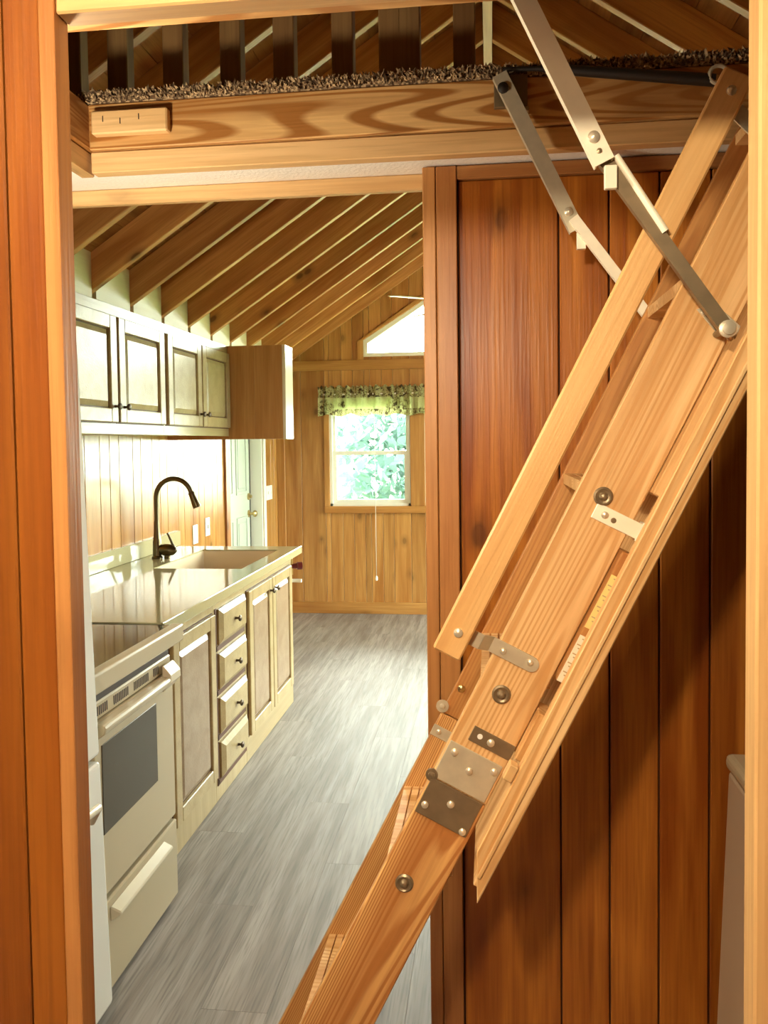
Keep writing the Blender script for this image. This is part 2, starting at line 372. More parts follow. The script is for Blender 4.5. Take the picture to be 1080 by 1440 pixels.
# frieze board and blocking above the cabinets, between the rafter feet
box('frieze_board', (XL, 1.95, 2.00), (-1.80, YE - .02, 2.17), M['frieze'], ce)
RY = [6.785 - 0.377 * k for k in range(21)]
RT, RD = 0.038, 0.14
cosr = 1 / math.sqrt(1 + SL * SL); vd = RD / cosr
for sg, par in ((-1, ce), (1, ce)):
    for k in range(len(RY) - 1):
        y1, y0 = RY[k], RY[k + 1] + RT
        if y0 < 1.8: break
        x0 = sg * 1.80; x1 = sg * 1.76
        prism('blocking', [(x0, y0, 2.10), (x1, y0, 2.10), (x1, y0, roof(x1) + vd), (x0, y0, roof(x0) + vd)], (0, y1 - y0, 0), M['frieze'], par, grain=(0, 1, 0), bev=.001)
# end wall with windows
WZ0, WZ1 = 0.945, 1.86
tz = lambda x: 2.384 + 0.62 * (1.09 - abs(x))
EO = [(-1.40, -0.69, K(WZ0), K(WZ1)), (-0.565, 0.565, K(WZ0), K(WZ1)), (0.69, 1.40, K(WZ0), K(WZ1)),
      (-1.09, -0.06, K(2.24), tz), (0.06, 1.09, K(2.24), tz)]
we = struct('wall_end')
br = sorted({XL, XR, 0.0, *[o[0] for o in EO], *[o[1] for o in EO]})
bm = bmesh.new()
rt = lambda x: roof(x) + vd
for a, b, l0, l1, h0, h1 in quads(br, K(0), rt, EO):
    add_poly_prism(bm, [(a, YE, l0), (b, YE, l1), (b, YE, h1), (a, YE, h0)], (0, 0.11, 0))
finish(bm, 'wall_backing', M['frieze'], we)
ebr = [-1.87, -1.653, -1.44, -1.40, -1.289, -1.19, -1.09, -1.039, -0.936, -0.84, -0.69, -0.565, -0.45, -0.35, -0.20, -0.06, 0.0, 0.06, 0.20, 0.30, 0.45, 0.565, 0.69, 0.84, 0.94, 1.09, 1.19, 1.34, 1.40, 1.55, 1.65, 1.76, 1.87]
for a, b, l0, l1, h0, h1 in quads(ebr, K(0), rt, EO):
    prism('board', [(a + .0015, YE - .012, l0), (b - .0015, YE - .012, l1), (b - .0015, YE - .012, h1), (a + .0015, YE - .012, h0)], (0, .012, 0), M['end_wall'], we, grain=(0, 0, 1), bev=.002)
T = M['trim_pine']; ET = M['end_wall']; y0 = YE - .032; y1 = YE - .012
box('rail', (XL, y0, 2.128), (XR, y1, 2.215), ET, we, bev=.003)
box('baseboard_end', (XL, y0, 0.0), (XR, y1, 0.10), ET, we, bev=.003)
box('corner_board', (XL + .001, y0, 0.10), (-1.80, y1, 2.128), ET, we, bev=.002)
for x0, x1 in ((-1.447, -1.40), (-0.69, -0.565), (0.565, 0.69), (1.40, 1.447)): box('casing', (x0, y0, 0.945), (x1, y1, 1.92), ET, we, bev=.002)
box('sill_trim', (-1.447, y0 - .006, 0.885), (1.447, y1, 0.945), ET, we, bev=.003)
box('head_trim', (-1.47, y0, 1.86), (1.47, y1, 1.92), ET, we, bev=.003)
for s in (-1, 1):
    prism('casing', [(s * 1.14, y0, 2.215), (s * 1.09, y0, 2.215), (s * 1.09, y0, tz(1.09)), (s * 1.14, y0, tz(1.11))], (0, .02, 0), ET, we, bev=.002)
    prism('casing', [(s * 1.14, y0, tz(1.11)), (s * 1.09, y0, tz(1.09)), (s * .06, y0, tz(.06)), (s * .06, y0, tz(.06) + .075)], (0, .02, 0), ET, we, bev=.002)
def sash_window(name, x0, x1, rail=True):
    s = struct(name, ((x0 + x1) / 2, YE + .05, WZ0)); fw = 0.022; ya, yb = YE - .01, YE + .09
    fr = bmesh.new()
    for lo, hi in (((x0, ya, WZ0), (x0 + fw, yb, WZ1)), ((x1 - fw, ya, WZ0), (x1, yb, WZ1)), ((x0, ya, WZ0), (x1, yb, WZ0 + fw)), ((x0, ya, WZ1 - fw), (x1, yb, WZ1))): add_box(fr, lo, hi)
    finish(fr, 'window_frame', M['vinyl'], s)
    zm = 1.405
    for nm, zz0, zz1, yy, sw in (('lower_sash', WZ0 + fw, zm + .02, YE + .012, .034), ('upper_sash', zm - .012, WZ1 - fw, YE + .045, .022)):
        a, b = x0 + fw, x1 - fw; bm = bmesh.new()
        for lo, hi in (((a, yy, zz0), (a + sw, yy + .03, zz1)), ((b - sw, yy, zz0), (b, yy + .03, zz1)), ((a + sw, yy, zz0), (b - sw, yy + .03, zz0 + sw)), ((a + sw, yy, zz1 - sw), (b - sw, yy + .03, zz1))): add_box(bm, lo, hi)
        sa = finish(bm, nm, M['vinyl'], s)
        box('pane', (a + sw, yy + .012, zz0 + sw), (b - sw, yy + .016, zz1 - sw), M['glass'], sa)
sash_window('window_1', -1.40, -0.69); sash_window('window_2', -0.565, 0.565); sash_window('window_3', 0.69, 1.40)
for k, s in ((4, -1), (5, 1)):
    wn = struct('window_%d' % k, (s * .57, YE + .05, 2.24)); fw = 0.035
    P = [(s * 1.09, 2.24), (s * .06, 2.24), (s * .06, tz(.06)), (s * 1.09, tz(1.09))]
    Q = [(s * (1.09 - fw), 2.24 + fw), (s * (.06 + fw), 2.24 + fw), (s * (.06 + fw), tz(.06) - fw * 1.4), (s * (1.09 - fw), tz(1.09) - fw * .75)]
    bm = bmesh.new()
    for i in range(4):
        j = (i + 1) % 4
        add_poly_prism(bm, [(P[i][0], YE - .005, P[i][1]), (P[j][0], YE - .005, P[j][1]), (Q[j][0], YE - .005, Q[j][1]), (Q[i][0], YE - .005, Q[i][1])], (0, .09, 0))
    finish(bm, 'window_frame', M['vinyl'], wn)
    prism('pane', [(q[0], YE + .03, q[1]) for q in Q], (0, .005, 0), M['glass'], wn)
for k, o in enumerate(RW):
    z0_, z1_ = o[2](0), o[3](0); wn = struct('window_%d' % (6 + k), (XR + .05, (o[0] + o[1]) / 2, z0_)); bm = bmesh.new(); fw = .045; ym_ = (o[0] + o[1]) / 2
    bars = [((o[0], z0_), (o[0] + fw, z1_)), ((o[1] - fw, z0_), (o[1], z1_)), ((o[0], z0_), (o[1], z0_ + fw)), ((o[0], z1_ - fw), (o[1], z1_))]
    bars.append(((o[0], 1.38), (o[1], 1.42)) if k == 0 else ((ym_ - .04, z0_), (ym_ + .04, z1_)))
    for lo, hi in bars: add_box(bm, (XR, lo[0], lo[1]), (XR + .08, hi[0], hi[1]))
    finish(bm, 'window_frame', M['vinyl'], wn)
    box('pane', (XR + .04, o[0] + fw, z0_ + fw), (XR + .044, o[1] - fw, z1_ - fw), M['glass'], wn)
# back wall of the viewer's room
wb = struct('wall_back'); box('wall_backing', (XL - .12, YB - .12, 0), (XR + .12, YB, 3.6), M['stain'], wb)

# roof: rafters, deck boards, ridge
for y in RY:
    for s in (-1, 1):
        x0, x1 = s * 1.86, s * 0.02
        prism('rafter', [(x0, y, roof(x0)), (x1, y, roof(x1)), (x1, y, roof(x1) + vd), (x0, y, roof(x0) + vd)], (0, RT, 0), M['rafter'], ce, grain=(x1 - x0, 0, roof(x1) - roof(x0)), bev=.003)
box('ridge_board', (-.02, YB, roof(0) - .02), (.02, YE, roof(0) + vd), M['rafter'], ce)
slant = 1.95 / cosr
nb = 16; step = 1.98 / nb
for s in (-1, 1):
    for i in range(nb):
        xa, xb = s * (i * step + .0015), s * ((i + 1) * step - .0015)
        prism('deck_board', [(xa, YB, roof(xa) + vd), (xb, YB, roof(xb) + vd), (xb, YB, roof(xb) + vd + .022), (xa, YB, roof(xa) + vd + .022)], (0, YE - YB + .11, 0), M['deck'], ce, grain=(0, 1, 0))
    prism('roof_sheathing', [(0, YB - .12, roof(0) + vd + .022), (s * 2.05, YB - .12, roof(2.05) + vd + .022), (s * 2.05, YB - .12, roof(2.05) + vd + .06), (0, YB - .12, roof(0) + vd + .06)], (0, YE - YB + .35, 0), M['dark_void'], ce, grain=(0, 1, 0))

# loft deck round the ladder opening: white underside, framing boards
OX0, OX1, OY0, OY1 = -0.87, 0.66, 1.12, YBEAM
lo_ = struct('trim_loft')
for a, b in (((XL, YBEAM + .038, ZS), (XR, 1.90, 2.24)), ((XL, YB, ZS), (XR, OY0 - .038, 2.24)), ((XL, OY0 - .038, ZS), (OX0 - .038, YBEAM + .038, 2.24)), ((OX1 + .038, OY0 - .038, ZS), (XR, YBEAM + .038, 2.24))):
    box('loft_deck', a, b, M['white_paint'], lo_)
box('upper_beam_board', (OX0, YBEAM, 2.147), (OX1, YBEAM + .038, 2.246), M['beam'], lo_, bev=.003)
box('lower_beam_board', (OX0, YBEAM + .008, 2.10), (OX1, YBEAM + .038, 2.145), M['trim_pine'], lo_, bev=.002)
box('upper_beam_board', (OX0 - .038, OY0, 2.150), (OX0, YBEAM + .038, 2.246), M['beam'], lo_, bev=.003)
box('lower_beam_board', (OX0 - .038, OY0, 2.10), (OX0 - .008, YBEAM + .038, 2.148), M['trim_pine'], lo_, bev=.002)
box('upper_beam_board', (OX0 - .038, OY0 - .038, 2.10), (OX1 + .038, OY0, 2.246), M['beam'], lo_, bev=.003)
box('upper_beam_board', (OX1, OY0, 2.10), (OX1 + .038, YBEAM + .038, 2.246), M['beam'], lo_, bev=.003)
bk = box('cleat_block', (-0.853, YBEAM - .022, 2.172), (-0.682, YBEAM, 2.222), M['trim_pine'], lo_, bev=.003)
for x, z in ((-.826, 2.203), (-.787, 2.197), (-.745, 2.204)): box('staple', (x, YBEAM - .0235, z - .006), (x + .0016, YBEAM - .0215, z + .006), M['dark_slot'], bk)
# header of the kitchen opening
hd = struct('trim_header')
box('header_board', (XL, YHEAD, 2.068), (-.135, YHEAD + .02, ZS - .001), M['trim_pine'], hd, bev=.003)
box('header_jamb', (XL, YHEAD + .02, 2.093), (-.135, 1.90, ZS - .001), M['trim_pine'], hd, bev=.002)
box('header_fascia', (XL, 1.905, 2.10), (XR, 1.922, 2.245), M['trim_pine'], hd, bev=.002)

# partition beside the opening
wp = struct('wall_partition')
box('wall_backing', (-.125, YPART + .024, 0), (XR, 1.895, ZS - .002), M['dark_void'], wp)
box('end_board', (-.145, YPART, 0), (-.1165, 1.90, ZS - .004), M['stain_trim'], wp, bev=.002)
box('corner_post', (-.115, YPART, 0), (-.070, YPART + .024, ZS - .004), M['stain_trim'], wp, bev=.002)
box('top_trim', (-.069, YPART + .002, 2.072), (XR, YPART + .022, ZS - .004), M['stain_trim'], wp, bev=.002)
px = [-.068, .150, .257, .363, .47, .62, .73, .88, .99, 1.14, 1.25, 1.40, 1.51, 1.66, 1.77, 1.87]
for a, b in zip(px, px[1:]):
    prism('board', [(a + .0018, YPART + .012, 0), (b - .0018, YPART + .012, 0), (b - .0018, YPART + .012, 2.071), (a + .0018, YPART + .012, 2.071)], (0, .012, 0), M['stain'], wp, grain=(0, 0, 1), bev=.0025)
kb = mk_breaks(-.125, XR, [.15, .10])
for a, b in zip(kb, kb[1:]): box('board', (a + .0015, 1.895, 0), (b - .0015, 1.905, 2.04), M['wall'], wp, bev=.002)

# doorway wall next to the viewer
wd = struct('wall_doorway')
JX0, JX1, DZ = -.448, .254, 1.95
for a, b in (((XL, YD + .012, 0), (JX0 - .004, YD + .026, ZS)), ((JX1 + .004, YD + .012, 0), (XR, YD + .026, ZS)), ((JX0 - .004, YD + .012, DZ + .02), (JX1 + .004, YD + .026, ZS))):
    box('wall_backing', a, b, M['dark_void'], wd)
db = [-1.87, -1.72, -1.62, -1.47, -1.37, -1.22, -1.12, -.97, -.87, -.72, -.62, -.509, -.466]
for a, b in zip(db, db[1:]): box('board', (a + .001, YD + .002, 0), (b - .001, YD + .012, ZS - .001), M['stain_dim'], wd, bev=.002, grain=2)
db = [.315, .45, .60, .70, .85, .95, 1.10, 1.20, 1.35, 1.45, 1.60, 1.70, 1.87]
for a, b in zip(db, db[1:]): box('board', (a + .001, YD + .002, 0), (b - .001, YD + .012, ZS - .001), M['stain_dim'], wd, bev=.002, grain=2)
dj = struct('trim_doorway')
box('jamb', (-.4655, YD - .002, 0), (JX0, YD + .027, ZS - .002), M['stain_trim'], dj, bev=.001)
box('jamb', (JX1, YD - .004, 0), (.315, YD + .030, ZS - .002), M['jamb_pine'], dj, bev=.0025)
box('lintel', (JX0 + .001, YD, DZ), (JX1 - .001, YD + .028, DZ + .09), M['jamb_pine'], dj, bev=.002)
box('lintel_panel', (JX0 + .001, YD + .002, DZ + .091), (JX1 - .001, YD + .02, ZS - .002), M['stain'], dj)

# exterior door in the left wall
d1 = struct('door_1', (XL - .1, 5.94, 0))
sx = XL - .10
slab = box('door_slab', (sx - .04, 5.51, .01), (sx, 6.325, 2.0), M['door_paint'], d1, bev=.002)
for y0, y1, z0, z1 in ((5.63, 5.90, 1.10, 1.88), (5.98, 6.25, 1.10, 1.88), (5.63, 5.90, .25, .92), (5.98, 6.25, .25, .92)):
    bm = bmesh.new()
    for lo, hi in (((sx, y0, z0), (sx + .008, y0 + .022, z1)), ((sx, y1 - .022, z0), (sx + .008, y1, z1)), ((sx, y0 + .022, z0), (sx + .008, y1 - .022, z0 + .022)), ((sx, y0 + .022, z1 - .022), (sx + .008, y1 - .022, z1))): add_box(bm, lo, hi)
    bevel(bm, .002); finish(bm, 'panel_moulding', M['door_paint'], slab)
    box('raised_panel', (sx, y0 + .045, z0 + .045), (sx + .007, y1 - .045, z1 - .045), M['door_paint'], slab, bev=.004)
lathe('deadbolt', [(.028, 0), (.028, .012), (.012, .014), (.012, .03)], (sx, 6.29, 1.07), (1, 0, 0), M['brass'], slab)
lathe('door_knob', [(.030, 0), (.030, .008), (.012, .012), (.012, .035), (.026, .045), (.028, .058), (.018, .07)], (sx, 6.29, .93), (1, 0, 0), M['brass'], slab)
box('jamb', (XL - .132, 6.358, 0), (XL - .004, 6.38, 2.02), M['vinyl'], d1)
box('jamb', (XL - .132, 5.50, 0), (XL - .004, 5.508, 2.02), M['vinyl'], d1)
box('jamb', (XL - .132, 5.508, 2.003), (XL - .004, 6.358, 2.02), M['vinyl'], d1)
box('ajar_gap_shade', (sx - .03, 6.327, 0.01), (sx - .002, 6.3575, 2.0), M['black'], d1)  # black strip standing in for the shadow in the ajar door's gap
box('exterior_threshold', (XL - .132, 5.508, 0), (sx - .041, 6.357, 2.0), M['dark_void'], d1)
box('casing', (XL, 5.42, 0), (XL + .016, 5.50, 2.08), M['stain_trim'], d1, bev=.002)
box('casing', (XL, 6.381, 0), (XL + .012, 6.43, 2.08), M['vinyl'], d1, bev=.002)

# ground and trees outside
gr = struct('ground'); box('grass', (-40, -20, -.9), (40, 60, -.6), M['grass'], gr)
def tree(name, loc, h, r, mat, label, seed):
    t = thing(name, loc, label, 'tree', 'trees outside the windows'); rnd = random.Random(seed)
    x, y, z = loc
    tube('trunk', [(x, y, z), (x + .1, y, z + h * .35), (x, y + .1, z + h * .8)], [.16, .12, .04], M['bark'], t, 8)
    bm = bmesh.new()
    for k in range(26):
        c = V((rnd.gauss(0, r * .5), rnd.gauss(0, r * .4), h * .15 + rnd.random() * h * .85))
        for q in range(60):
            p = c + V((rnd.gauss(0, .3), rnd.gauss(0, .3), rnd.gauss(0, .25))); sc = .07 + rnd.random() * .09
            u = V((rnd.uniform(-1, 1), rnd.uniform(-1, 1), rnd.uniform(-1, 1))).normalized(); v2 = u.cross(V((rnd.random(), rnd.random(), 1))).normalized()
            bm.faces.new([bm.verts.new(p + a) for a in (u * sc, v2 * sc * .5, -u * sc, -v2 * sc * .5)])
    o = finish(bm, 'foliage', mat, t, Matrix.Translation(V(loc))); o['kind'] = 'stuff'
tree('leafy_tree', (-1.3, 12.5, -.6), 2.7, 1.0, M['leaf'], 'bright leafy tree beyond the window under the valance', 1)
tree('leafy_tree', (-4.4, 17.5, -.6), 3.0, 1.3, M['leaf2'], 'paler small leafy tree standing beside the larger tree outdoors', 2)

# ------------------------------------------------------------------ lamps
def ceiling_lamp(d, label):
    t = thing('ceiling_lamp', (d['loc'][0], d['loc'][1], ZS), label, 'lamp')
    lathe('lamp_base', [(.07, 0), (.07, .02), (.03, .03)], (d['loc'][0], d['loc'][1], ZS - .0005), (0, 0, -1), M['plastic'], t)
    tube('lamp_socket', [(d['loc'][0], d['loc'][1], ZS - .03), (d['loc'][0], d['loc'][1], d['loc'][2] + .052)], .018, M['plastic'], t)
    l = bpy.data.lights.new('bulb', 'POINT'); l.energy = d['energy']; l.color = d['color']; l.shadow_soft_size = 0.045
    o = bpy.data.objects.new('bulb', l); link(o, t, Matrix.Translation(V(d['loc'])))
ceiling_lamp(LAMP_ROOM, 'small bare ceiling bulb fixture in the room before the doorway')
ceiling_lamp(LAMP_PASS, 'small bare ceiling bulb fixture above the fridge')

# ------------------------------------------------------------------ attic ladder
ANG = math.radians(63.2); AA = V((math.cos(ANG), 0, math.sin(ANG))); BB = V((-math.sin(ANG), 0, math.cos(ANG)))
def sb(s, b, y): return AA * s + BB * b + V((0, y, 0))
ld = thing('attic_ladder', (-.53, 1.45, 0), 'folding wooden attic ladder with metal hinges reaching up to the loft', 'ladder')
def slant_board(name, s0, s1, b0, b1, y0, y1, mat, par, bev=.002):
    return prism(name, [sb(s0, b0, y0), sb(s1, b0, y0), sb(s1, b1, y0), sb(s0, b1, y0)], (0, y1 - y0, 0), mat, par, grain=AA, bev=bev)
B0, B1 = .418, .519
NY0, NY1, FY0, FY1 = 1.285, 1.306, 1.600, 1.621
near_up = slant_board('stringer', .800, 2.20, B0, B1, NY0, NY1, M['pine'], ld)
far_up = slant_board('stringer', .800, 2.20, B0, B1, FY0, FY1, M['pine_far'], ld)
def floor_stringer(y0, y1, mat):
    f = lambda b: -b * math.cos(ANG) / math.sin(ANG)          # s where z = 0
    bt0, bt1 = B0 - .008, B1 + .012
    return prism('stringer', [sb(f(bt0), bt0, y0), sb(.798, B0, y0), sb(.798, B1, y0), sb(f(bt1), bt1, y0)], (0, y1 - y0, 0), mat, ld, grain=AA, bev=.002)
near_low = floor_stringer(NY0, NY1, M['pine_lower']); far_low = floor_stringer(FY0, FY1, M['pine_lower'])
# treads, notched on top, one above each rod
SN = [1.338 + .36 * k for k in range(-4, 3)]
def tread(s):
    z = (AA * s + BB * .478).z + .024; h = .020
    xl = lambda b: (AA * ((z - b * BB.z) / AA.z) + BB * b).x
    x0, x1 = xl(B1) + .0, xl(B0) - .0
    pts = []; ng = 6; st = (x1 - x0) / (ng + 1)
    pts.append((x0, NY1, z - h)); pts.append((x0, NY1, z))
    for k in range(1, ng + 1):
        xc = x0 + k * st
        pts += [(xc - .0016, NY1, z), (xc - .0016, NY1, z - .007), (xc + .0016, NY1, z - .007), (xc + .0016, NY1, z)]
    pts += [(x1, NY1, z), (x1, NY1, z - h)]
    prism('tread', pts, (0, FY0 - NY1, 0), M['pine'], ld, grain=(1, 0, 0))
for s in SN[:]:
    if s < 2.15: tread(s)
cup = [(.0, 0), (.0155, 0), (.0155, .002), (.0125, .0042), (.0105, .0025), (.0075, .002), (.0058, .0055), (.004, .0085), (0, .0095)]
for s in SN:
    p = sb(s, .478, NY0)
    if s > 1.6 or p.z < .1: continue
    lathe('rod_nut', cup, p, (0, -1, 0), M['galv_dark'], ld, 18)
    tube('tie_rod', [sb(s, .478, NY1), sb(s, .478, FY0)], .004, M['galv_dark'], ld, 8)
def plate(name, s0, s1, b0, b1, y, th, mat, par, skew=0.0, bev=.0008):
    return prism(name, [sb(s0, b0, y), sb(s1, b0, y), sb(s1 + skew, b1, y), sb(s0 + skew, b1, y)], (0, -th, 0), mat, par, grain=AA, bev=bev)
def rivet(s, b, y, r=.0062, mat='rivet', par=None):
    lathe('rivet', [(r, 0), (r * .95, r * .35), (r * .6, r * .62), (0, r * .7)], sb(s, b, y), (0, -1, 0), M[mat], par or ld, 12)
hp = plate('hinge_plate', .804, .872, .423, .517, NY0, .003, M['galv'], ld)
for s, b in ((.857, .503), (.84, .468), (.858, .432)): rivet(s, b, NY0 - .003, par=hp)
hp2 = plate('hinge_plate', .737, .8015, .424, .517, NY0 - .0005, .003, M['galv_dark'], ld)
for s, b in ((.755, .507), (.776, .47), (.744, .433)): rivet(s, b, NY0 - .0035, par=hp2)
lathe('hinge_pin', [(.0105, 0), (.0105, .003), (.006, .0032), (.0055, .005), (0, .0062)], sb(.805, .519, NY0), (0, -1, 0), M['galv_dark'], ld, 16)
# far-side hinge
plate('hinge_plate', .737, .872, .424, .517, FY1 + .003, .003, M['galv_dark'], ld)
lathe('hinge_pin', [(.013, 0), (.013, .003), (.006, .0032), (.005, .005), (0, .006)], sb(.812, .524, FY0), (0, -1, 0), M['galv'], ld, 16)
rivet(.862, .506, FY0, .008, 'brass'); rivet(.76, .507, FY0, .006)
plate('strap', .748, .772, .47, .522, FY0, .002, M['galv'], ld)
# straps tying stringer and hatch
st = plate('strap', 1.300, 1.326, .398, .481, NY0, .003, M['galv_light'], ld); rivet(1.313, .463, NY0 - .003, .006, par=st)
lathe('screw_hole', [(.0045, 0), (.0045, .0006)], sb(1.311, .447, NY0 - .003), (0, -1, 0), M['galv_dark'], st, 12)
prism('strap_tab', [sb(1.297, .392, NY0 - .004), sb(1.329, .392, NY0 - .004), sb(1.329, .404, NY0 - .004), sb(1.297, .404, NY0 - .004)], (0, .03, 0), M['galv_light'], st, grain=AA, bev=.001)
st = plate('strap', .886, .912, .419, .493, NY0, .003, M['galv_dark'], ld); rivet(.899, .458, NY0 - .003, .0065, par=st)
lathe('screw_hole', [(.0045, 0), (.0045, .0006)], sb(.900, .478, NY0 - .003), (0, -1, 0), M['plastic'], st, 12)
# handrail standing off the near stringer
hr = slant_board('handrail', 1.006, 1.985, .566, .613, 1.238, 1.258, M['rail_pine'], ld, .003)
rivet(1.047, .588, 1.238, .0075, par=hr); rivet(1.955, .589, 1.238, .0075, par=hr)
bm = bmesh.new(); c0 = sb(1.045, .50, NY0)
pts = [(sb(1.045, .458, NY0 - .0015)), (sb(1.045, .53, NY0 - .0015)), (sb(1.045, .548, 1.262)), (sb(1.045, .60, 1.262))]
for p, q in zip(pts, pts[1:]):
    d = (q - p).normalized(); nrm = AA.cross(d).normalized()
    add_poly_prism(bm, [p - c0 + AA * .0125 - nrm * .0015, q - c0 + AA * .0125 - nrm * .0015, q - c0 - AA * .0125 - nrm * .0015, p - c0 - AA * .0125 - nrm * .0015], nrm * .003)
hs = finish(bm, 'handrail_bracket', M['galv'], ld, Matrix.Translation(c0))
lathe('bracket_end', [(.0125, 0), (.0125, .0036)], sb(1.045, .458, NY0), (0, -1, 0), M['galv'], hs, 16)
rivet(1.043, .507, NY0 - .003, .0055, par=hs); rivet(1.047, .461, NY0 - .0036, .0055, par=hs)
bm = bmesh.new(); p, q = sb(1.93, .50, NY0 - .0015), sb(1.955, .60, 1.262); d = (q - p).normalized(); nrm = AA.cross(d).normalized()
add_poly_prism(bm, [AA * .0125 - nrm * .0015, q - p + AA * .0125 - nrm * .0015, q - p - AA * .0125 - nrm * .0015, -AA * .0125 - nrm * .0015], nrm * .003)
finish(bm, 'handrail_bracket', M['galv'], ld, Matrix.Translation(p))
# hatch panel carried under the upper section
ht = ld
def hatch_rail(y0, y1, b0, b1, s1, mat):
    # lower end cut plumb
    p0, p1 = sb(.690, b0, y0), sb(.690, b0, y0)
    sx_ = lambda b: (p0.x - b * BB.x) / AA.x
    return prism('hatch_rail', [sb(sx_(b0), b0, y0), sb(s1, b0, y0), sb(s1, b1, y0), sb(sx_(b1), b1, y0)], (0, y1 - y0, 0), mat, ht, grain=AA, bev=.002)
hatch_rail(1.200, 1.222, .378, .4155, 2.15, M['pine'])
hatch_rail(1.662, 1.672, .378, .4155, 2.15, M['pine'])
sx2 = (sb(.690, .378, 0).x - .385 * BB.x) / AA.x
prism('hatch_panel', [sb(sx2, .380, 1.222), sb(2.15, .380, 1.222), sb(2.15, .392, 1.222), sb(sx2, .392, 1.222)], (0, .44, 0), M['pine'], ht, grain=AA, bev=.001)
hatch_mould = slant_board('rail_bead', .73, 2.15, .392, .398, 1.196, 1.200, M['trim_pine'], ht, .001)
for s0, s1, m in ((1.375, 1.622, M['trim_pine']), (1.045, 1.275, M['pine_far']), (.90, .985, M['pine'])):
    cl = slant_board('cleat', s0, s1, .392, .4165, 1.262, 1.330, m, ht)
    if s0 == 1.045:
        for a, b, mm in ((1.142, 1.235, M['label_y']), (1.046, 1.128, M['label_w'])):
            lb = plate('label', a, b, .3935, .4155, 1.2618, .0004, mm, cl, 0, 0)
            for k in range(14):
                sk = a + .006 + (b - a - .012) * k / 13
                plate('label_print', sk, sk + .002, .398, .398 + (.008 + .007 * ((k * 7) % 3) / 2), 1.2614, .0002, M['label_ink'], cl, 0, 0)
slant_board('stop_block', .885, .912, .4165, .432, 1.200, 1.222, M['trim_pine'], ht)
